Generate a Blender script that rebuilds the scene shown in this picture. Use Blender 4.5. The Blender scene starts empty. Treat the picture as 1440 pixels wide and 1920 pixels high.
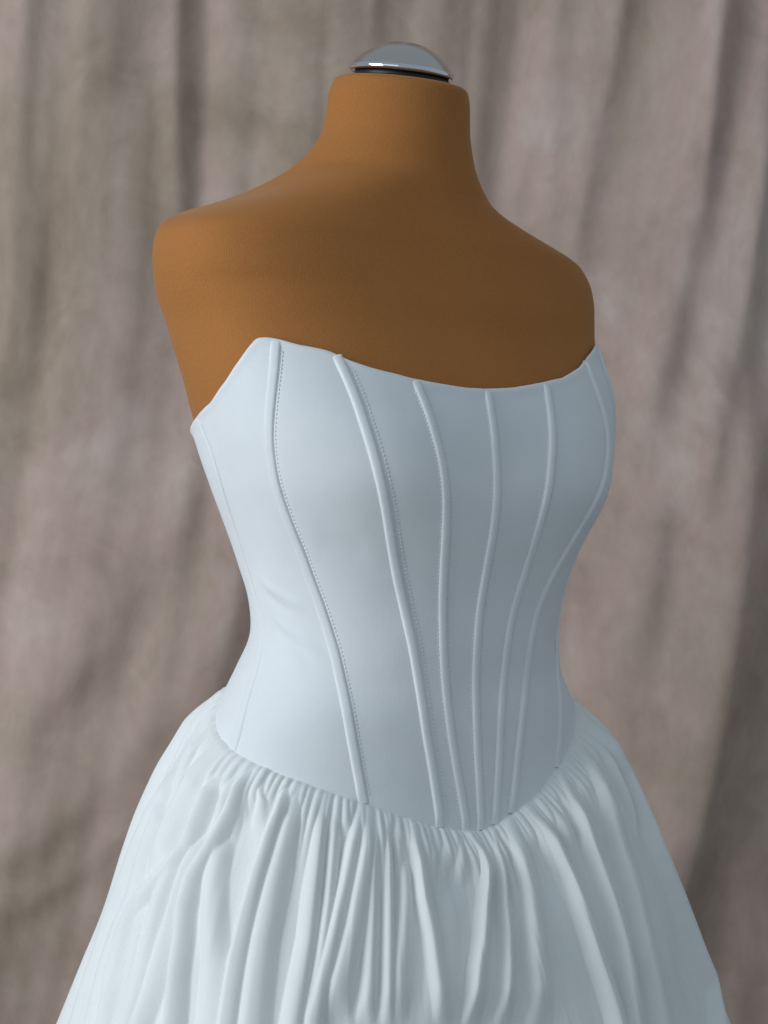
import bpy, math, random
import numpy as np
random.seed(7); rng = np.random.default_rng(7)
scene = bpy.context.scene
C = bpy.context.collection
R = math.radians
PHI = 0.59544; X0 = 0.00313; DIST = 1.52405; ROLL = 0.03040
Z0 = 1.09
LV = np.array([140,180,220,260,290,315,335,355,375,395,415,435,460,490,530,580,650,730,800,860,920,990,1060,1130,1190,1250,1310,1380,1450,1520,1600])
BW = np.array([0.0465,0.0558,0.0581,0.0615,0.0679,0.0753,0.0836,0.0947,0.1088,0.1283,0.1522,0.172,0.1878,0.1933,0.1929,0.1881,0.1849,0.1808,0.1756,0.1701,0.1623,0.1489,0.1364,0.1288,0.1268,0.1342,0.1483,0.1591,0.1661,0.1755,0.1817])
BF = np.array([0.05,0.0565,0.0598,0.0649,0.0712,0.0805,0.0914,0.1054,0.1196,0.129,0.1296,0.12,0.1015,0.0918,0.0914,0.1003,0.1076,0.108,0.1093,0.1094,0.1115,0.1107,0.1044,0.0952,0.0918,0.0908,0.0921,0.098,0.1077,0.1176,0.1205])
BB = np.array([0.062,0.0601,0.0564,0.0534,0.0504,0.0466,0.0424,0.038,0.0351,0.0366,0.0453,0.0602,0.0824,0.1028,0.1139,0.1151,0.1169,0.125,0.1303,0.128,0.1181,0.1122,0.106,0.0998,0.1046,0.1203,0.1273,0.1365,0.139,0.1396,0.1411])
YC = np.array([-0.006,0.0004,0.0035,0.0085,0.0151,0.0244,0.0346,0.0477,0.0611,0.0692,0.0682,0.0562,0.0342,0.0209,0.0137,0.0122,0.0022,-0.0171,-0.0269,-0.0318,-0.0328,-0.0298,-0.0286,-0.0315,-0.0331,-0.0328,-0.0342,-0.031,-0.025,-0.018,-0.0088])

# ---------------- camera, world, lamps, exposure ----------------
cam = bpy.data.objects.new('camera', bpy.data.cameras.new('camera')); C.objects.link(cam); scene.camera = cam
cam.data.sensor_fit = 'VERTICAL'; cam.data.sensor_height = 36; cam.data.lens = 36*(DIST/.00043)/1920
cam.location = (0, -DIST, 1.09); cam.rotation_euler = (R(90), -ROLL, 0)
cam.data.clip_end = 50; cam.data.clip_start = .05
cam.data.dof.use_dof = True; cam.data.dof.focus_distance = 1.40; cam.data.dof.aperture_fstop = 13
W = bpy.data.worlds.new('World'); scene.world = W; W.use_nodes = True
W.node_tree.nodes['Background'].inputs[0].default_value = (.445, .53, .61, 1)
W.node_tree.nodes['Background'].inputs[1].default_value = .64
def area(name, loc, target, sx, sy, power, col):
    l = bpy.data.lights.new(name, 'AREA'); l.shape = 'RECTANGLE'; l.size = sx; l.size_y = sy; l.energy = power; l.color = col
    o = bpy.data.objects.new(name, l); C.objects.link(o); o.location = loc
    from mathutils import Vector
    o.rotation_euler = (Vector(target) - Vector(loc)).to_track_quat('-Z', 'Y').to_euler()
    return o
area('window_light', (-1.75, -1.05, 1.45), (0, .05, 1.1), 1.1, 1.5, 27.5, (.88, .935, 1))
area('room_fill', (-1.2, -2.4, 1.7), (0, 0, 1.0), 1.8, 1.4, 6, (.82, .91, 1))  # added soft fill from front left, stands in for ambient bounce, no actual lamp
scene.view_settings.view_transform = 'Standard'; scene.view_settings.look = 'None'
scene.view_settings.exposure = 0; scene.view_settings.gamma = 1
# ---- body of the form: polar sections r(angle, height), control rows measured on the garment (metres, z from the floor) ----
U = .00043
def row(r): return Z0 + (960 - np.asarray(r, float)) * U
def cub(t, v, x):
    m = np.empty_like(v); h = np.diff(t); d = np.diff(v) / h
    m[1:-1] = (d[:-1]*h[1:] + d[1:]*h[:-1]) / (h[1:] + h[:-1]); m[0] = d[0]; m[-1] = d[-1]
    x = np.clip(x, t[0], t[-1])
    i = np.clip(np.searchsorted(t, x) - 1, 0, len(t) - 2); u = (x - t[i]) / h[i]
    return (2*u**3-3*u**2+1)*v[i] + (u**3-2*u**2+u)*h[i]*m[i] + (-2*u**3+3*u**2)*v[i+1] + (u**3-u**2)*h[i]*m[i+1]
def sm(a, b, x):
    t = np.clip((np.asarray(x, float) - a) / (b - a), 0, 1); return t*t*(3-2*t)
def body(al, z, off=0.):
    """point on the torso at polar angle al (0 = front, + = its left) and height z"""
    al = np.asarray(al, float); z = np.asarray(z, float) + 0*al; al = al + 0*z
    def q(al, z):
        rw = 960 - (z - Z0) / U
        w, f, b = (cub(LV, v, rw) for v in (BW, BF, BB))
        n = np.interp(rw, [140,300,375,450,560,700,850,1000,1150,1400,1600], [2.,2.,2.1,2.5,2.8,2.7,2.5,2.3,2.2,2.2,2.2])
        n = np.where((np.sin(al) < 0) & (np.cos(al) > 0), np.maximum(n, 2 + 1.3*sm(318, 385, rw)*(1-sm(520, 640, rw))), n)
        c = np.cos(al); s = np.abs(np.sin(al)); fb = np.where(c > 0, f, b)
        r = ((s/w)**n + (np.abs(c)/fb)**n)**(-1/n)
        a = np.abs((al + np.pi) % (2*np.pi) - np.pi)
        r = r + .010*np.exp(-((rw-880)*U/.045)**2)*np.exp(-((a-np.radians(42))/np.radians(20))**2)
        x = r*np.sin(al); y = cub(LV, YC, rw) - r*np.cos(al)
        return np.stack([x, y, z], -1)
    p = q(al, z)
    e = 1e-3
    n = np.cross(q(al+e, z)-q(al-e, z), q(al, z+e)-q(al, z-e)); n /= np.linalg.norm(n, axis=-1, keepdims=True)
    return p + n*np.asarray(off)[..., None] if np.ndim(off) else p + n*off
def tab(al, T):
    """row of an edge at angle al (table in degrees, wraps round the back)"""
    d = np.degrees((np.asarray(al) + np.pi) % (2*np.pi) - np.pi)
    return np.interp(d, T[:, 0], T[:, 1])
NECK = np.array([(-180,820),(-150,828),(-114,828),(-104.3,813),(-97.4,797),(-89.9,780),(-81.2,745),(-74.9,711),(-69.2,677),(-68.4,673),(-65.8,674),(-63.5,677),(-60.3,684),(-56.8,689),(-54.5,692),(-52.3,697),(-49.1,709),(-43.6,720),(-37,728),(-31.4,734),(-20.9,740),(-10,743),(-1.5,743),(12.7,737),(26.6,724),(37.9,710),(47.1,688),(55.3,657),(60.8,637),(63,631),(68,642),(75,675),(81,708),(90,745),(97,765),(104,785),(114,805),(150,815),(180,820)], float)
WAIST = np.array([(-180,1284),(-135,1290),(-120,1297),(-114,1306),(-107.1,1332),(-99.8,1356),(-88.6,1377),(-77.7,1394),(-69.2,1410),(-59.8,1428),(-52.8,1441),(-43.8,1456),(-36.6,1471),(-26.1,1487),(-12.4,1504),(-4.2,1508),(2.7,1506),(6.5,1500),(14.4,1485),(25.9,1463),(36.4,1436),(49.3,1398),(59,1366),(66,1335),(76,1305),(100,1287),(130,1283),(180,1284)], float)
_d = np.arange(-180, 180.5, .5)
def _smooth(T, s):
    v = np.interp(_d, T[:, 0], T[:, 1]); k = np.exp(-np.arange(-30, 31)**2/(2*(s*2)**2)); k /= k.sum()
    return np.stack([_d, np.convolve(np.pad(v, 30, mode='wrap'), k, 'valid')], 1)
NECK = _smooth(NECK, .75); WAIST = _smooth(WAIST, 2.)
def ztop(al): return row(tab(al, NECK))
def zbot(al): return row(tab(al, WAIST))
# ---- base surface of the skirt: falls from the dropped waist seam, h = drop below the seam ----
EH = np.array([-30, -6, 0, 5, 12, 20, 35, 62, 109, 148, 198, 289, 410, 610, 1200, 2600], float) * U
EV = np.array([-5, -2.5, -1, 9, 18, 27, 42, 60, 86, 109, 134, 171, 212, 293, 520, 1000], float) * U
def skirt(al, h):
    al = np.asarray(al, float); h = np.asarray(h, float) + 0*al; al = al + 0*h
    zb = zbot(al)
    p = body(al, zb - np.minimum(h, 0))
    t = body(al+.02, zb) - body(al-.02, zb); n = np.stack([t[..., 1], -t[..., 0], 0*zb], -1); n /= np.linalg.norm(n, axis=-1, keepdims=True)
    rad = np.stack([np.sin(al), -np.cos(al), 0*al], -1)
    n = n*.45 + rad*.55; n /= np.linalg.norm(n, axis=-1, keepdims=True)
    p = p + n*cub(EH, EV, h)[..., None]
    p[..., 2] = zb - h
    lean = .038*np.clip(h, 0, .45)                     # the skirt hangs a little to one side of the leaning form
    p[..., 0] += lean*.822; p[..., 1] -= lean*.569
    return p

RIDGES = [
(28,24.5,15.1,[(-105.8,88),(-104.8,127),(-105.8,174),(-105.8,228),(-105.3,282),(-106.8,372),(-106.3,452),(-102.9,514)]),
(18.3,21.9,13.6,[(-104.8,112),(-101.4,153),(-99.4,202),(-96.5,269),(-98.0,328),(-98.9,396),(-96.5,481)]),
(27.6,31.1,16.9,[(-92.1,6),(-93.0,55),(-93.0,124),(-91.6,176),(-91.6,225)]),
(15.6,21.8,19.4,[(-85.2,39),(-84.7,106),(-83.7,145),(-87.2,205),(-92.1,256),(-94.5,318),(-94.5,385),(-91.1,458)]),
(13.5,15.8,14.5,[(-80.3,32),(-78.8,86),(-77.8,137),(-77.8,176)]),
(15.4,21.6,14,[(-89.6,254),(-88.6,318),(-87.6,388),(-86.7,439)]),
(14.1,18.3,14.9,[(-83.2,106),(-85.2,186),(-86.2,243),(-85.7,300),(-85.2,357)]),
(10.1,16.5,12.7,[(-80.8,117),(-82.2,184),(-82.2,254),(-82.7,323),(-83.2,385),(-83.7,427)]),
(7.9,18,18.2,[(-77.8,13),(-77.3,75),(-78.8,137),(-80.3,184),(-80.3,230),(-79.3,277),(-78.8,334),(-77.8,403)]),
(8.3,9.4,8.2,[(-77.3,16),(-75.4,44),(-74.4,75)]),
(8.7,12.6,9.8,[(-73.9,16),(-71.0,42),(-70.5,83)]),
(18,18,10,[(-77.3,106),(-75.9,176),(-73.9,238),(-71.9,300),(-71.0,380)]),
(8.2,21.9,18,[(-66.5,16),(-66.5,50),(-67.5,91),(-68.0,140),(-68.5,199),(-69.0,279),(-69.0,357),(-69.0,375)]),
(16,21.3,14,[(-63.6,11),(-63.1,42),(-64.1,112),(-64.6,174),(-65.1,238),(-65.1,316),(-65.1,365)]),
(8,8.9,8.4,[(-59.7,11),(-60.2,42),(-60.6,75)]),
(13.9,12.1,11.9,[(-56.2,11),(-56.2,83),(-56.2,161),(-56.2,220),(-57.2,297),(-57.7,347)]),
(7.8,10.4,8.3,[(-52.8,8),(-52.8,68),(-52.8,153),(-53.8,243),(-55.2,331)]),
(9.6,14.8,12.9,[(-45.9,8),(-48.4,65),(-49.8,130),(-52.3,230),(-53.8,290),(-54.7,331)]),
(10.6,19.3,13,[(-43.9,8),(-44.9,65),(-46.4,122),(-47.9,184),(-50.3,264),(-51.3,323)]),
(8,10.7,8.4,[(-41.0,11),(-42.5,83),(-43.0,158),(-43.9,254),(-44.9,323)]),
(8.1,9,9.4,[(-38.1,8),(-38.5,73),(-39.0,132),(-39.5,210),(-40.0,285),(-40.0,316)]),
(6.6,7.5,6.7,[(-34.6,8),(-35.1,55),(-35.1,96)]),
(8.2,10.9,6.6,[(-33.6,55),(-34.6,127),(-37.1,225),(-38.1,310)]),
(10.5,19,17.5,[(-29.2,6),(-29.7,42),(-29.7,81),(-29.7,119),(-28.7,171),(-28.2,272),(-28.2,300)]),
(7,8.9,6,[(-23.8,8),(-23.8,42),(-26.3,93)]),
(9.3,9.3,7.2,[(-16.0,6),(-17.9,29),(-20.9,73)]),
(8.5,9.6,9.3,[(-11.1,8),(-14.0,42),(-16.5,86)]),
(21.4,19.5,5.9,[(-18.9,86),(-22.3,153),(-25.3,217),(-27.3,300)]),
(8.5,17,19.7,[(-6.6,8),(-5.7,32),(-7.1,62),(-12.0,124),(-17.4,205),(-21.4,295)]),
(8.8,14.3,17,[(3.7,6),(1.2,29),(-0.3,55),(-3.7,114),(-5.2,145),(-8.1,202),(-12.5,290)]),
(15.7,24.6,19.3,[(11.0,3),(9.1,29),(8.1,57),(6.6,106),(3.7,153),(1.2,207),(-1.7,295)]),
(10.6,11.8,8.8,[(15.5,6),(15.0,26),(15.0,60)]),
(11.1,22.3,22.7,[(20.9,3),(20.9,21),(21.4,62),(21.8,117),(20.9,174),(20.4,243),(20.9,323),(20.9,349)]),
(12.5,16.3,11.5,[(28.2,3),(29.2,26),(29.7,68),(28.7,104)]),
(10.3,11.6,8.2,[(34.6,3),(34.1,24),(34.1,50)]),
(11.8,23.5,22.3,[(41.5,1),(37.6,34),(36.1,75),(33.6,132),(32.2,194),(30.7,254),(28.7,303),(26.3,365)]),
(12.6,12.6,9.8,[(48.8,3),(45.9,26),(42.5,68)]),
(15.9,34.7,21.2,[(55.7,6),(53.8,21),(51.3,50),(49.3,96),(45.4,150),(43.0,210),(39.0,292),(37.1,370),(36.1,401)]),
(12.2,15.2,14.1,[(62.1,8),(62.6,34),(62.1,81),(60.6,130),(58.2,166)]),
(20.5,51.1,22,[(67.0,6),(66.5,39),(68.0,109),(65.5,166),(63.6,225),(63.6,347),(64.6,473),(59.2,514)]),
(17.8,19.7,12,[(76.8,11),(74.4,37),(71.9,81),(71.9,140)]),
]

# ---------------- helpers ----------------
def mat(name):
    m = bpy.data.materials.new(name); m.use_nodes = True
    nt = m.node_tree; return m, nt, nt.nodes['Principled BSDF']
def link(nt, a, b): nt.links.new(a, b)
def node(nt, t, **kw):
    n = nt.nodes.new(t)
    for k, v in kw.items():
        if hasattr(n, k): setattr(n, k, v)
        else: n.inputs[k].default_value = v
    return n
def noise(nt, vec, scale, detail=3, rough=.5, dist=0):
    n = node(nt, 'ShaderNodeTexNoise'); n.inputs['Scale'].default_value = scale; n.inputs['Detail'].default_value = detail
    n.inputs['Roughness'].default_value = rough; n.inputs['Distortion'].default_value = dist
    link(nt, vec, n.inputs['Vector']); return n
def mapping(nt, src, sc=(1, 1, 1), rot=(0, 0, 0)):
    m = node(nt, 'ShaderNodeMapping'); m.inputs['Scale'].default_value = sc; m.inputs['Rotation'].default_value = rot
    link(nt, src, m.inputs['Vector']); return m.outputs[0]
def ramp(nt, fac, stops):
    r = node(nt, 'ShaderNodeValToRGB'); e = r.color_ramp.elements
    while len(e) < len(stops): e.new(.5)
    for q, (p, c) in zip(e, stops): q.position = p; q.color = (*c, 1)
    link(nt, fac, r.inputs[0]); return r.outputs[0]
def bump(nt, h, strength, dist, prev=None):
    b = node(nt, 'ShaderNodeBump'); b.inputs['Strength'].default_value = strength; b.inputs['Distance'].default_value = dist
    link(nt, h, b.inputs['Height'])
    if prev is not None: link(nt, prev, b.inputs['Normal'])
    return b.outputs[0]
def mesh_obj(name, v, f, m, parent=None, smooth=True):
    me = bpy.data.meshes.new(name); me.from_pydata(np.asarray(v).reshape(-1, 3).tolist(), [], f); me.update()
    if smooth: me.polygons.foreach_set('use_smooth', [True]*len(me.polygons))
    if m: me.materials.append(m)
    o = bpy.data.objects.new(name, me); C.objects.link(o)
    if parent: o.parent = parent
    return o
def grid_faces(nr, nc, wrap=False, flip=False):
    i, j = np.meshgrid(np.arange(nr-1), np.arange(nc if wrap else nc-1), indexing='ij'); j2 = (j+1) % nc
    f = np.stack([i*nc+j, i*nc+j2, (i+1)*nc+j2, (i+1)*nc+j], -1).reshape(-1, 4)
    if flip: f = f[:, ::-1]
    return f.tolist()
def empty(name, label, cat, loc=(0, 0, 0), rz=0):
    o = bpy.data.objects.new(name, None); C.objects.link(o); o.location = loc; o.rotation_euler = (0, 0, rz)
    o['label'] = label; o['category'] = cat; o.empty_display_size = .1
    return o
def smax(a, b, k):
    h = np.maximum(k - np.abs(a-b), 0)/k
    return np.maximum(a, b) + h*h*k*.25
def vnoise(x, y, seed, oct=3):
    """smooth value noise on arrays"""
    out = 0*x; amp = 1.
    r = np.random.default_rng(seed)
    for _ in range(oct):
        t = r.random((64, 64))*2-1
        xi = np.floor(x).astype(int); yi = np.floor(y).astype(int); u = x-xi; w = y-yi
        u = u*u*u*(u*(6*u-15)+10); w = w*w*w*(w*(6*w-15)+10)
        g = lambda a, b: t[a % 64, b % 64]
        out = out + amp*((g(xi, yi)*(1-u)+g(xi+1, yi)*u)*(1-w) + (g(xi, yi+1)*(1-u)+g(xi+1, yi+1)*u)*w)
        x = x*2.03+5.1; y = y*2.03+1.7; amp *= .5
    return out
# ---------------- materials ----------------
def make_velour():
    m, nt, b = mat('tan_velour_jersey')
    tc = node(nt, 'ShaderNodeTexCoord').outputs['Object']
    n = noise(nt, tc, 900, 2, .6)
    n2 = noise(nt, tc, 9, 3, .5)
    fine = ramp(nt, n.outputs[0], [(.3, (.385, .155, .045)), (.55, (.425, .172, .051)), (.75, (.47, .195, .061))])
    mx = node(nt, 'ShaderNodeMixRGB', blend_type='MULTIPLY'); mx.inputs[0].default_value = .5
    link(nt, fine, mx.inputs[1]); link(nt, ramp(nt, n2.outputs[0], [(.3, (.86, .86, .86)), (.7, (1, 1, 1))]), mx.inputs[2])
    link(nt, mx.outputs[0], b.inputs['Base Color'])
    b.inputs['Roughness'].default_value = .95; b.inputs['Specular IOR Level'].default_value = .08
    b.inputs['Sheen Weight'].default_value = .22; b.inputs['Sheen Roughness'].default_value = .35; b.inputs['Sheen Tint'].default_value = (1, .85, .6, 1)
    w = node(nt, 'ShaderNodeTexWave', wave_type='BANDS', bands_direction='X'); w.inputs['Scale'].default_value = 260; w.inputs['Distortion'].default_value = 1.2
    w.inputs['Detail'].default_value = 1; w.inputs['Detail Scale'].default_value = 3
    link(nt, tc, w.inputs['Vector'])
    bn = bump(nt, n.outputs[0], .3, .0005); bn = bump(nt, w.outputs[1], .18, .0004, bn)
    link(nt, bn, b.inputs['Normal'])
    return m
def make_fabric(name, lo, hi, rough, sheen, rib):
    m, nt, b = mat(name)
    tc = node(nt, 'ShaderNodeTexCoord').outputs['Object']
    n2 = noise(nt, tc, 14, 3, .55)
    link(nt, ramp(nt, n2.outputs[0], [(.3, lo), (.7, hi)]), b.inputs['Base Color'])
    b.inputs['Roughness'].default_value = rough; b.inputs['Specular IOR Level'].default_value = .22
    b.inputs['Sheen Weight'].default_value = sheen; b.inputs['Sheen Roughness'].default_value = .5
    a = node(nt, 'ShaderNodeTexWave', wave_type='BANDS', bands_direction='Z'); a.inputs['Scale'].default_value = rib; a.inputs['Distortion'].default_value = .8
    a.inputs['Detail'].default_value = 2; a.inputs['Detail Scale'].default_value = 6
    link(nt, mapping(nt, tc, (1, 1, 1), (.25, .1, 0)), a.inputs['Vector'])
    n = noise(nt, tc, 1400, 2, .6)
    n3 = noise(nt, tc, 60, 3, .5)
    bn = bump(nt, a.outputs[1], .16, .0003); bn = bump(nt, n.outputs[0], .40, .0004, bn); bn = bump(nt, n3.outputs[0], .10, .0012, bn)
    link(nt, bn, b.inputs['Normal'])
    return m
M_form = make_velour()
M_bod = make_fabric('white_satin_crepe', (.775, .80, .805), (.83, .85, .85), .7, .12, 330)
M_skirt = make_fabric('soft_white_voile', (.80, .82, .80), (.85, .865, .84), .75, .15, 300)
def make_thread():
    m, nt, b = mat('white_thread'); tc = node(nt, 'ShaderNodeTexCoord').outputs['Object']
    link(nt, ramp(nt, noise(nt, tc, 500, 2).outputs[0], [(.3, (.78, .79, .82)), (.7, (.88, .89, .9))]), b.inputs['Base Color']); b.inputs['Roughness'].default_value = .6
    return m
M_thread = make_thread()
def make_chrome(name, col, r0, r1):
    m, nt, b = mat(name); tc = node(nt, 'ShaderNodeTexCoord').outputs['Object']
    b.inputs['Metallic'].default_value = 1; b.inputs['Base Color'].default_value = col
    r = node(nt, 'ShaderNodeMapRange'); r.inputs['To Min'].default_value = r0; r.inputs['To Max'].default_value = r1
    link(nt, noise(nt, tc, 60, 3).outputs[0], r.inputs['Value']); link(nt, r.outputs[0], b.inputs['Roughness'])
    return m
M_chrome = make_chrome('satin_chrome', (.60, .57, .54, 1), .20, .28); M_rim = make_chrome('polished_chrome', (.72, .73, .74, 1), .03, .08)
def make_black():
    m, nt, b = mat('black_plastic'); tc = node(nt, 'ShaderNodeTexCoord').outputs['Object']
    link(nt, ramp(nt, noise(nt, tc, 200, 2).outputs[0], [(.3, (.004, .004, .005)), (.7, (.008, .008, .009))]), b.inputs['Base Color']); b.inputs['Roughness'].default_value = .45
    return m
M_black = make_black()
def make_backdrop():
    m, nt, b = mat('mottled_painted_muslin')
    tc = node(nt, 'ShaderNodeTexCoord').outputs['Object']
    n1 = noise(nt, mapping(nt, tc, (1, 1, .75)), 3.2, 5, .6, .8)
    n2 = noise(nt, mapping(nt, tc, (1, 1, .85)), 11, 6, .65, .6)
    n3 = noise(nt, mapping(nt, tc, (1, 1, .55)), 55, 4, .6, .3)
    c1 = ramp(nt, n1.outputs[0], [(.30, (.375, .29, .22)), (.44, (.475, .378, .303)), (.56, (.545, .41, .355)), (.70, (.61, .52, .45))])
    c2 = ramp(nt, n2.outputs[0], [(.30, (.78, .76, .73)), (.5, (.95, .93, .92)), (.72, (1.09, 1.09, 1.09))])
    c3 = ramp(nt, n3.outputs[0], [(.3, (.93, .92, .91)), (.7, (1.04, 1.04, 1.04))])
    a = node(nt, 'ShaderNodeMixRGB', blend_type='MULTIPLY'); a.inputs[0].default_value = .85; link(nt, c1, a.inputs[1]); link(nt, c2, a.inputs[2])
    d = node(nt, 'ShaderNodeMixRGB', blend_type='MULTIPLY'); d.inputs[0].default_value = .8; link(nt, a.outputs[0], d.inputs[1]); link(nt, c3, d.inputs[2])
    link(nt, d.outputs[0], b.inputs['Base Color'])
    b.inputs['Roughness'].default_value = .9; b.inputs['Specular IOR Level'].default_value = .15; b.inputs['Sheen Weight'].default_value = .05
    n4 = noise(nt, tc, 600, 2, .6)
    bn = bump(nt, n4.outputs[0], .25, .0006); bn = bump(nt, n2.outputs[0], .25, .006, bn)
    link(nt, bn, b.inputs['Normal'])
    return m
M_back = make_backdrop()
def make_floor():
    m, nt, b = mat('grey_floor'); tc = node(nt, 'ShaderNodeTexCoord').outputs['Object']
    link(nt, ramp(nt, noise(nt, tc, 3, 5).outputs[0], [(.3, (.20, .19, .18)), (.7, (.27, .26, .245))]), b.inputs['Base Color']); b.inputs['Roughness'].default_value = .7
    return m
# ---------------- floor ----------------
fl = mesh_obj('floor', [(-3, -3, 0), (3, -3, 0), (3, 2, 0), (-3, 2, 0)], [(0, 1, 2, 3)], make_floor(), smooth=False); fl['kind'] = 'structure'
# ---------------- backdrop cloth ----------------
YB = .72
def build_backdrop():
    nx, nz = 520, 340
    x = np.linspace(-1.5, 1.5, nx); z = np.linspace(.02, 2.35, nz)
    X, Z = np.meshgrid(x, z)
    D = 0*X
    t = (Z - .55)/1.1                                  # 0 low in view, 1 high in view
    # gathered folds: near vertical above, sweeping to the lower left below
    sweep = -.16*np.clip(.75-t, 0, 2)**1.6*np.exp(-((X+.25)/.45)**2) + .05*np.clip(t-.5, -.4, 1)
    xs = X - sweep + .012*vnoise(X*3+7, Z*2, 11)
    f1 = vnoise(xs*9+20, Z*.55+3, 3, 2)
    f2 = vnoise(xs*22+40, Z*.9+9, 5, 2)
    f3 = vnoise(xs*46+10, Z*1.3+2, 8, 2)
    D += (.027+.003*sm(.4, 1., t))*f1 + (.0030+.0045*sm(.35, 1.0, t))*f2 + .0009*sm(.45, 1., t)*f3
    # the deep folds that can be told apart
    for pts, w, d in FOLDS:
        p = np.array(pts, float); o = np.argsort(p[:, 1])
        cx = np.interp(Z, p[o, 1], p[o, 0]); fade = sm(p[:, 1].min()-.06, p[:, 1].min()+.06, Z)*(1-sm(p[:, 1].max()-.04, p[:, 1].max()+.10, Z))
        q = (X - cx)/w
        D += .8*d*fade*np.where(q < 0, np.exp(-(q*1.0)**2), np.exp(-(q*1.6)**2))
    v = np.stack([X, YB - D, Z], -1)
    o = mesh_obj('hanging_backdrop', v, grid_faces(nz, nx), M_back)
    o['label'] = 'mottled beige grey muslin cloth hanging in soft folds behind the dressed form'; o['category'] = 'backdrop'
# folds that can be told apart: (metres across, height) down each crest, half-width, depth
FOLDS = [
    ([(-0.265, 1.75), (-0.264, 1.637), (-0.258, 1.543), (-0.251, 1.449), (-0.237, 1.311)], 0.02, 0.016),
    ([(-0.242, 1.749), (-0.228, 1.605), (-0.221, 1.436), (-0.212, 1.322)], 0.03, -0.008),
    ([(-0.417, 1.743), (-0.418, 1.517), (-0.427, 1.267)], 0.032, 0.013),
    ([(-0.029, 1.743), (-0.042, 1.63), (-0.061, 1.531)], 0.022, 0.01),
    ([(0.187, 1.735), (0.167, 1.592), (0.143, 1.436)], 0.02, 0.012),
    ([(0.265, 1.733), (0.242, 1.59), (0.218, 1.421)], 0.026, 0.014),
    ([(0.384, 1.717), (0.366, 1.554), (0.335, 1.367), (0.304, 1.205)], 0.032, 0.015),
    ([(0.441, 1.552), (0.419, 1.415), (0.398, 1.278), (0.364, 1.116)], 0.032, 0.021),
    ([(0.429, 1.176), (0.419, 1.051), (0.4, 0.864), (0.356, 0.665), (0.333, 0.553)], 0.065, 0.06),
    ([(0.319, 1.086), (0.304, 0.992), (0.288, 0.899)], 0.04, 0.014),
    ([(-0.233, 1.135), (-0.265, 1.042), (-0.338, 0.919), (-0.422, 0.816)], 0.06, 0.014),
    ([(-0.192, 0.958), (-0.239, 0.866), (-0.35, 0.732), (-0.466, 0.642)], 0.07, 0.013),
    ([(-0.275, 0.723), (-0.365, 0.645), (-0.468, 0.579)], 0.05, 0.008),
]
build_backdrop()
# ---------------- dress form ----------------
form = empty('dress_form', 'tan velour torso form with bare shoulders and a chrome neck cap', 'dress form', (X0, 0, 0), PHI)
SL = .14                                               # the neck top slopes down to the front
def slope(p):
    p = np.array(p); k = sm(row(270), row(165), p[..., 2]); p[..., 2] += SL*k*np.clip(p[..., 1], -.09, .09); return p
def build_torso():
    al = np.linspace(-np.pi, np.pi, 193)[:-1]
    rows = np.concatenate([np.arange(166, 480, 4), np.arange(480, 1660, 10)]).astype(float)
    V = []
    zt = row(166)
    base = body(al, zt)
    cen = base.mean(0)
    for k, dz in ((0., -.0005*0+.0062), (.35, .0062), (.70, .0060), (.86, .0055), (.93, .0045), (.97, .0030), (.992, .0014)):
        q = cen + (base-cen)*k; q[:, 2] = zt + dz; V.append(q)
    for r in rows:
        off = -.0032*sm(575, 640, r)
        V.append(body(al, row(r), float(off)))
    V = slope(np.array(V))
    o = mesh_obj('torso', V, grid_faces(len(V), len(al), True, True), M_form, form)
build_torso()
def lathe(name, prof, m, parent, n=96):
    a = np.linspace(0, 2*np.pi, n+1)[:-1]
    V = [[(r*math.cos(t), r*math.sin(t), z) for t in a] for r, z in prof]
    return mesh_obj(name, V, grid_faces(len(prof), n, True), m, parent)
cz = float(row(166)) + .0062
nc = body(np.linspace(-np.pi, np.pi, 97)[:-1], row(166)).mean(0)
def place(o, dz=0):
    o.location = (nc[0], nc[1], cz + SL*nc[1] + dz); o.rotation_euler = (math.atan(SL), 0, 0)
rim = [(.0, -.0005), (.0375, -.0005), (.0380, .001), (.0380, .0052), (.0, .0052)]
o = lathe('cap_base', rim, M_black, form); place(o)
Rc, hc = .0425, .0235
rs = (Rc**2 + hc**2)/(2*hc)
prof = []
for i in range(0, 29):
    q = math.asin(.0416/rs)*(1-i/28)
    prof.append((rs*math.sin(q)+1e-5, .0088 + hc - rs*(1-math.cos(q))))
zb0 = prof[0][1]
prof = [(r_, z_-zb0+.0088) for r_, z_ in prof]
o = lathe('neck_cap', prof, M_chrome, form); place(o)
ring = [(.0372, .0050)] + [(.0412 + .0020*math.cos(q_), .0067 + .0025*math.sin(q_)) for q_ in np.linspace(-2.2, 1.9, 15)]
o2 = lathe('cap_rim', ring, M_rim, form); place(o2)
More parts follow.
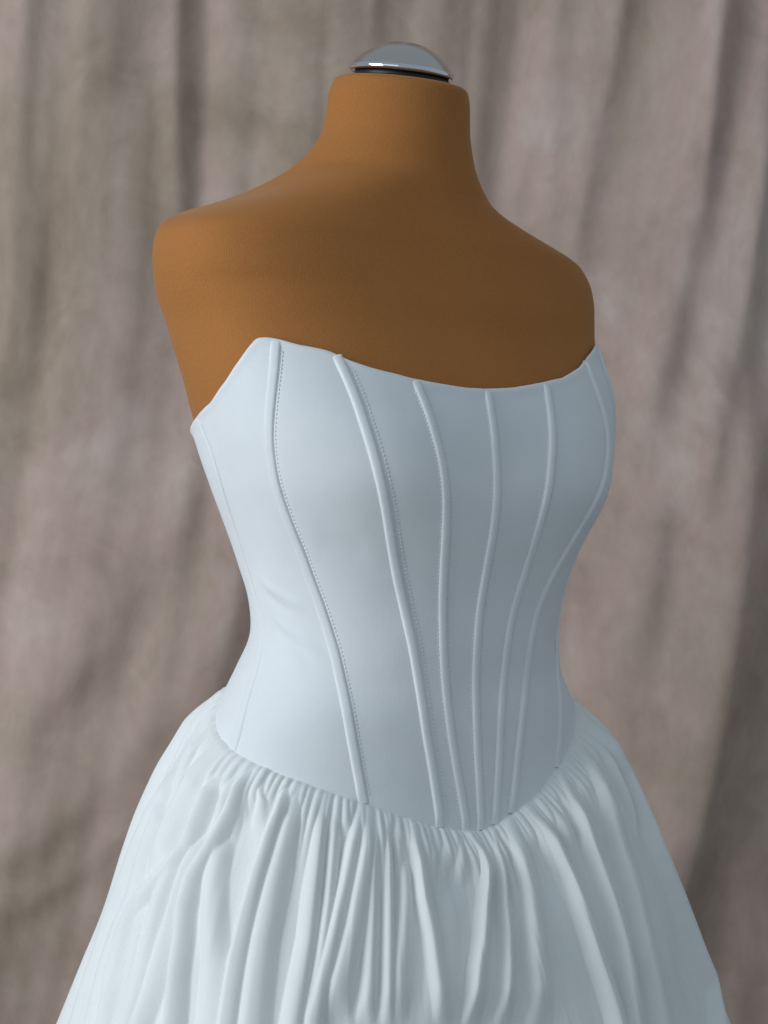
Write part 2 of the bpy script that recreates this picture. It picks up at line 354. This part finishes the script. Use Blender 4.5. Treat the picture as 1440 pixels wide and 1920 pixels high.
# ---------------- wedding dress ----------------
dress = empty('wedding_dress', 'white strapless corset dress with boned seams and full gathered skirt on tan form', 'wedding dress', (X0, 0, 0), PHI)
def sym(T): return [(-a, r) for a, r in T]
SEAM_A = [(-64.5,680),(-66.4,711),(-68.0,743),(-69.4,774),(-70.8,804),(-72.0,835),(-72.6,865),(-72.7,897),(-72.4,928),(-71.6,958),(-70.5,989),(-69.2,1021),(-68.1,1051),(-67.2,1083),(-66.2,1115),(-64.9,1146),(-63.4,1178),(-61.1,1209),(-59.1,1239),(-57.1,1271),(-55.5,1300),(-53.8,1331),(-51.7,1362),(-49.7,1392),(-47.4,1423),(-45.2,1454)]
SEAM_B = [(-52.0,699),(-51.1,731),(-49.8,761),(-48.5,793),(-47.4,824),(-46.1,854),(-44.9,885),(-43.6,915),(-42.5,946),(-41.2,977),(-40.3,1008),(-39.1,1040),(-38.0,1072),(-36.9,1103),(-35.6,1135),(-34.0,1168),(-32.3,1199),(-30.5,1232),(-29.1,1264),(-28.1,1295),(-26.7,1327),(-24.8,1359),(-22.9,1390),(-21.1,1422),(-19.4,1453),(-17.8,1484)]
SEAM_C = [(-31.2,734),(-29.7,764),(-28.3,794),(-27.2,825),(-25.9,854),(-24.8,884),(-23.8,914),(-22.9,944),(-21.9,974),(-21.3,1004),(-20.7,1035),(-20.2,1067),(-20.0,1097),(-19.7,1128),(-19.2,1160),(-18.9,1190),(-18.0,1222),(-17.0,1252),(-16.4,1283),(-15.4,1314),(-14.0,1344),(-12.4,1375),(-10.9,1406),(-9.3,1436),(-7.9,1467),(-6.5,1497)]
SEAM_D = [(-0.1,747),(-0.6,778),(-0.6,807),(-0.6,838),(-0.6,868),(-0.7,897),(-0.9,928),(-0.7,957),(-0.6,987),(-0.6,1018),(-0.4,1047),(-0.6,1078),(-0.6,1108),(-0.6,1139),(-0.7,1170),(-0.7,1200),(-0.3,1231),(-0.1,1261),(-0.4,1291),(-0.6,1321),(-0.4,1350),(-0.3,1381),(-0.1,1411),(-0.1,1440),(-0.1,1470),(-0.1,1500)]
SEAM_E = [(29.5,726),(28.4,757),(27.1,789),(26.0,820),(24.9,851),(23.6,882),(22.4,912),(21.6,943),(21.1,974),(20.9,1004),(20.8,1035),(20.3,1067),(19.8,1097),(19.3,1129),(18.5,1160),(17.7,1190),(17.4,1221),(16.8,1252),(15.5,1282),(14.2,1313),(13.3,1342),(12.2,1373),(10.9,1403),(9.4,1432),(8.2,1462),(6.7,1491)]
SEAM_F = [(52.0,683),(52.6,716),(53.4,749),(53.9,782),(53.3,814),(51.5,847),(48.5,881),(45.6,912),(44.2,945),(43.2,978),(41.8,1010),(40.2,1043),(38.1,1075),(36.7,1107),(35.3,1139),(33.8,1172),(32.9,1203),(32.1,1235),(30.3,1267),(28.1,1297),(26.0,1328),(23.9,1359),(21.9,1389),(19.6,1420),(17.4,1451),(15.2,1480)]
SEAM_S = [(-100.2,821),(-97.9,865),(-97.2,910),(-97.6,954),(-98.3,1000),(-98.9,1045),(-98.8,1091),(-98.0,1136),(-96.4,1181),(-94.1,1227),(-91.7,1270),(-89.3,1312),(-87.4,1356)]
SEAM_G = [(-a if r < 1200 else -a - (r-1200)*.02, r) for a, r in SEAM_A]
SEAM_T = sym(SEAM_S)
BACK = [(180, 800), (180, 1300)]
def seam_fn(T):
    T = np.array(T, float); al = np.radians(T[:, 0]); z = row(T[:, 1])
    v = (ztop(al)-z)/(ztop(al)-zbot(al)); o = np.argsort(v); v, al = v[o], al[o]
    vg = np.linspace(0, 1, 61); a = np.interp(vg, v, al); k = np.exp(-np.arange(-8, 9)**2/(2*1.0**2)); k /= k.sum()
    pad = np.concatenate([2*a[0]-a[8:0:-1], a, 2*a[-1]-a[-2:-10:-1]]); a = np.convolve(pad, k, 'valid')
    return lambda q: np.interp(q, vg, a)
seams = [seam_fn(T) for T in (SEAM_S, SEAM_A, SEAM_B, SEAM_C, SEAM_D, SEAM_E, SEAM_F, SEAM_G, SEAM_T, BACK)]
def drape(al, z):
    """small relief of the taut cloth: slight waves, drag lines at the side waist"""
    rw = 960-(z-Z0)/U; d = np.degrees(al)
    r = .00022*vnoise(d*.06+3, rw*.012+9, 21, 2)
    for a0, r0, a1, r1, w, h in ((-90, 1088, -72, 1128, 9, .0013), (-89, 1112, -76, 1142, 9, -.0011), (-86, 1150, -66, 1205, 9, .0012), (-85, 1170, -70, 1215, 9, -.0010), (-84, 1196, -72, 1226, 9, .0006), (50, 1130, 62, 1160, 12, .0012), (44, 1175, 60, 1200, 12, -.001), (-62, 1010, -48, 1030, 24, -.0010)):
        t = np.clip((d-a0)/(a1-a0), -.6, 1.6); c = r0+(r1-r0)*t
        r = r + h*np.exp(-((rw-c)/w)**2)*np.exp(-((t-.5)/.5)**4)
    return r
BO = .0006
def bod(al, z, off=0.):
    return body(al, z, BO + drape(np.asarray(al, float)+0*z, np.asarray(z, float)+0*al) + off)
def build_panel(sa, sb, nc, wrap=0.):
    nr = 120
    vv = np.linspace(0, 1, nr)
    u = np.linspace(0, 1, nc)
    a0 = sa(vv); a1 = sb(vv) + wrap
    AL = a0[:, None]*(1-u) + a1[:, None]*u
    ZT, ZB = ztop(AL) + .00015*vnoise(np.degrees(AL)*.35+60, 0*AL+3, 44, 2), zbot(AL)
    # seams pull the cloth in a little along both long edges, full between
    edge = np.minimum(u, 1-u)*(a1-a0)[:, None]*.14
    puff = -.0004*np.exp(-(edge/.004)**2)
    puff = puff + .0003*np.exp(-(edge/.0016)**2)*vnoise(vv[:, None]*70 + 0*AL, np.degrees(AL)*.25+11, 51, 2) + .0011*np.exp(-(vv[:, None]/.014)**2)
    Zv = ZT + (ZB-ZT)*vv[:, None]
    rows = []
    zt = ZT[0]; at = AL[0]
    for dz, off in ((-.012, -.0030), (-.003, -.0022), (.0004, -.0013), (.0011, -.0004), (.0007, .0003)):
        rows.append(body(at, zt+dz, BO+off))
    P = np.concatenate([np.array(rows), bod(AL, Zv, puff)], 0)
    return mesh_obj('bodice_panel', P, grid_faces(len(P), nc, False, True), M_bod, dress)
counts = [70, 40, 26, 24, 24, 26, 40, 34, 50, 50]
for i in range(10):
    j = (i+1) % 10
    build_panel((lambda q: seams[9](q)-2*np.pi) if i == 9 else seams[i], seams[j], counts[i])

def frame(sf, vv):
    al = sf(vv); z = ztop(al) + (zbot(al)-ztop(al))*vv
    p = bod(al, z); e = 1e-3
    n = np.cross(body(al+e, z)-body(al-e, z), body(al, z+e)-body(al, z-e)); n /= np.linalg.norm(n, axis=-1, keepdims=True)
    t = np.gradient(p, axis=0); t /= np.linalg.norm(t, axis=-1, keepdims=True)
    b = np.cross(n, t); b /= np.linalg.norm(b, axis=-1, keepdims=True)
    return p, n, t, b                                  # b points to the form's own left (right in the photo)
def build_bone(sf, wl, wr, h, stitch, v0=.0, v1=1.):
    vv = np.linspace(v0+.0008, v1, 170); p, n, t, b = frame(sf, vv)
    prof = [(-1.2, -.16), (-1.02, .06), (-.95, .48), (-.8, .82), (-.45, .98), (0, 1.03), (.45, .98), (.8, .82), (.95, .48), (1.02, .06), (1.2, -.16)]
    hv = h*(1-.5*sm(.965, 1., vv))*(1+.05*vnoise(vv*30, 0*vv+wl*1000, 5, 2)); hv[:3] *= np.array([.35, .75, .93])
    V = np.stack([p + n*(hv*y + .0003*0)[:, None] + b*(x*(wl if x < 0 else wr)) for x, y in prof], 1)
    V = np.concatenate([V[:1] - t[0]*.0003 - n[0]*.0014, V], 0)
    o = mesh_obj('boning_channel', V, grid_faces(len(V), len(prof), False, True), M_bod, dress)
    # fine machine stitching beside the channel: little raised threads, sunk ends
    L = np.concatenate([[0], np.cumsum(np.linalg.norm(np.diff(p, axis=0), axis=1))])
    VV, FF = [], []
    for off in stitch:
        s = .010
        while s < L[-1]-.004:
            c, nn, tt, bb = (np.array([np.interp(s, L, q[:, k]) for k in range(3)]) for q in (p, n, t, b))
            hl, hw = .0011, .00055
            tilt = tt + bb*.22
            base = len(VV)
            for q in (-1, 1):
                VV.append(c + bb*(off-hw) + tilt*hl*q + nn*-.0002); VV.append(c + bb*(off+hw) + tilt*hl*q + nn*-.0002)
            for q in (-.45, .45):
                VV.append(c + bb*(off-hw*.7) + tilt*hl*q + nn*.00036); VV.append(c + bb*(off+hw*.7) + tilt*hl*q + nn*.00036)
            FF += [(base+a, base+b_, base+c_, base+d_) for a, b_, c_, d_ in ((4, 5, 7, 6), (0, 1, 5, 4), (6, 7, 3, 2), (0, 4, 6, 2), (1, 3, 7, 5))]
            s += .0030*(1+rng.uniform(-.06, .06))
    if VV:
        st = mesh_obj('stitching', VV, FF, M_thread, o); st['kind'] = 'stuff'
    return o
build_bone(seams[1], .0035, .0035, .0015, (.0052,))
build_bone(seams[2], .0035, .0035, .0019, (.0068,))
build_bone(seams[3], .0035, .0035, .0019, (-.0042, .0044))
build_bone(seams[4], .0034, .0034, .0021, (-.0042, .0044))
build_bone(seams[5], .0034, .0034, .0021, (-.0042, .0044))
build_bone(seams[6], .0034, .0034, .0025, (-.0050,))
build_bone(seams[7], .0036, .0036, .0018, (-.0046,))
for k in (0, 8):                                       # flat side seams, only lapped and stitched
    build_bone(seams[k], .0050, .0034, .0008, (-.0044, .0004))
# ---------------- skirt ----------------
def build_skirt():
    NC = 1500
    # denser columns on the front half
    g = np.linspace(-np.pi, np.pi, 4000); dens = 1 + 1.6*np.exp(-(np.degrees(g+R(20))/95)**6); cdf = np.cumsum(dens); cdf = (cdf-cdf[0])/(cdf[-1]-cdf[0])
    al = np.interp(np.arange(NC)/NC, cdf, g)
    h = np.concatenate([np.linspace(-.010, .05, 66), np.linspace(.051, .34, 170), np.linspace(.345, 1.0, 40)])
    A, H = np.meshgrid(al, h)
    zb = zbot(A)
    lim = zb - .012
    Hc = np.where(H > .34, .34 + (H-.34)/(1.0-.34)*(lim-.34), H)
    P = skirt(A, Hc)
    dA = np.linalg.norm(np.roll(P, -1, 1)-np.roll(P, 1, 1), axis=-1)/((np.roll(A, -1, 1)-np.roll(A, 1, 1)) % (2*np.pi))
    hp = Hc/U
    D = 0*A - 6*U*sm(-4, 60, H/U)
    def add(pts, wl, wr, a, t0, t1, k=.0009, fast=0.):
        nonlocal D
        p = np.array(pts, float)
        h0, h1 = p[0, 1], p[-1, 1]
        ar = np.radians(np.interp(hp, p[:, 1], p[:, 0]))
        grow = 1 + np.clip(hp-600, 0, 2000)/900.
        x = (((A-ar+np.pi) % (2*np.pi))-np.pi)*dA/U/grow
        q = np.where(x < 0, x/wl, x/wr)/(1.0+.55*np.clip(hp/360, 0, 1))
        amp = a*grow
        if h0 > 12: amp = amp*sm(h0-t0*.4, h0+t0, hp)
        else: amp = amp*((.20+.45*sm(-3, 6, hp)+.35*sm(5, 45, hp))*fast + (1-fast)*(.10+.25*sm(-3, 8, hp)+.65*sm(8, 70, hp)))
        if t1: amp = amp*(1-sm(h1-t1, h1+t1*.4, hp))
        b = (amp*(1-q*q)-6*(1-amp/a/grow)*sm(-4, 60, hp))*U
        b = np.where(np.abs(q) < 2.2, b, -1.)
        D = smax(D, b, k)
    for wl, wr, a, pts in RIDGES:
        last = pts[-1][1]
        add(pts, wl, wr, a, 40, 60 if last < 330 and not (pts[-1][0] > 40 and last > 300) else 0)
    # folds round the back and sides, out of sight
    d = 75.
    while d < 240:
        w = rng.uniform(16, 30); s = rng.uniform(-4, 4)
        add([(d, 0), (d+s, 250), (d+s*1.2, 620)], w*.8, w, w*.6, 30, 0); d += rng.uniform(5, 8)
    # gathers pressed into the seam
    d = -180.
    while d < 180:
        ln = rng.choice([rng.uniform(25, 60), rng.uniform(60, 150)], p=[.6, .4]); w = rng.uniform(5.5, 9.5); s = rng.uniform(-1.5, 1.5)
        add([(d, -8), (d+s*.4, ln*.4), (d+s, ln)], w, w*rng.uniform(.9, 1.4), w*rng.uniform(.6, 1.0), 5, ln*.8, .0006, 1.)
        d += rng.uniform(1.7, 3.4)
    # soft secondary waves so no fold is a clean tube
    dg = np.degrees(A) + .5*vnoise(np.degrees(A)*.1+3, hp*.008+1, 35, 2)
    D += (.00035*vnoise(dg*.42+50, hp*.0028+4, 31, 2) + .00006*vnoise(dg*1.15+20, hp*.004+7, 37, 2) + .0014*vnoise(dg*.09+9, hp*.005+2, 33, 2))*sm(5, 70, hp)
    gy = np.gradient(P, axis=0); gx = np.roll(P, -1, 1)-np.roll(P, 1, 1)
    N = np.cross(gx, -gy); N /= np.linalg.norm(N, axis=-1, keepdims=True)
    if (N[..., 0]*np.sin(A)-N[..., 1]*np.cos(A)).mean() < 0: N = -N
    P = P + N*D[..., None]
    return mesh_obj('skirt', P, grid_faces(len(h), NC, True, True), M_skirt, dress)
build_skirt()
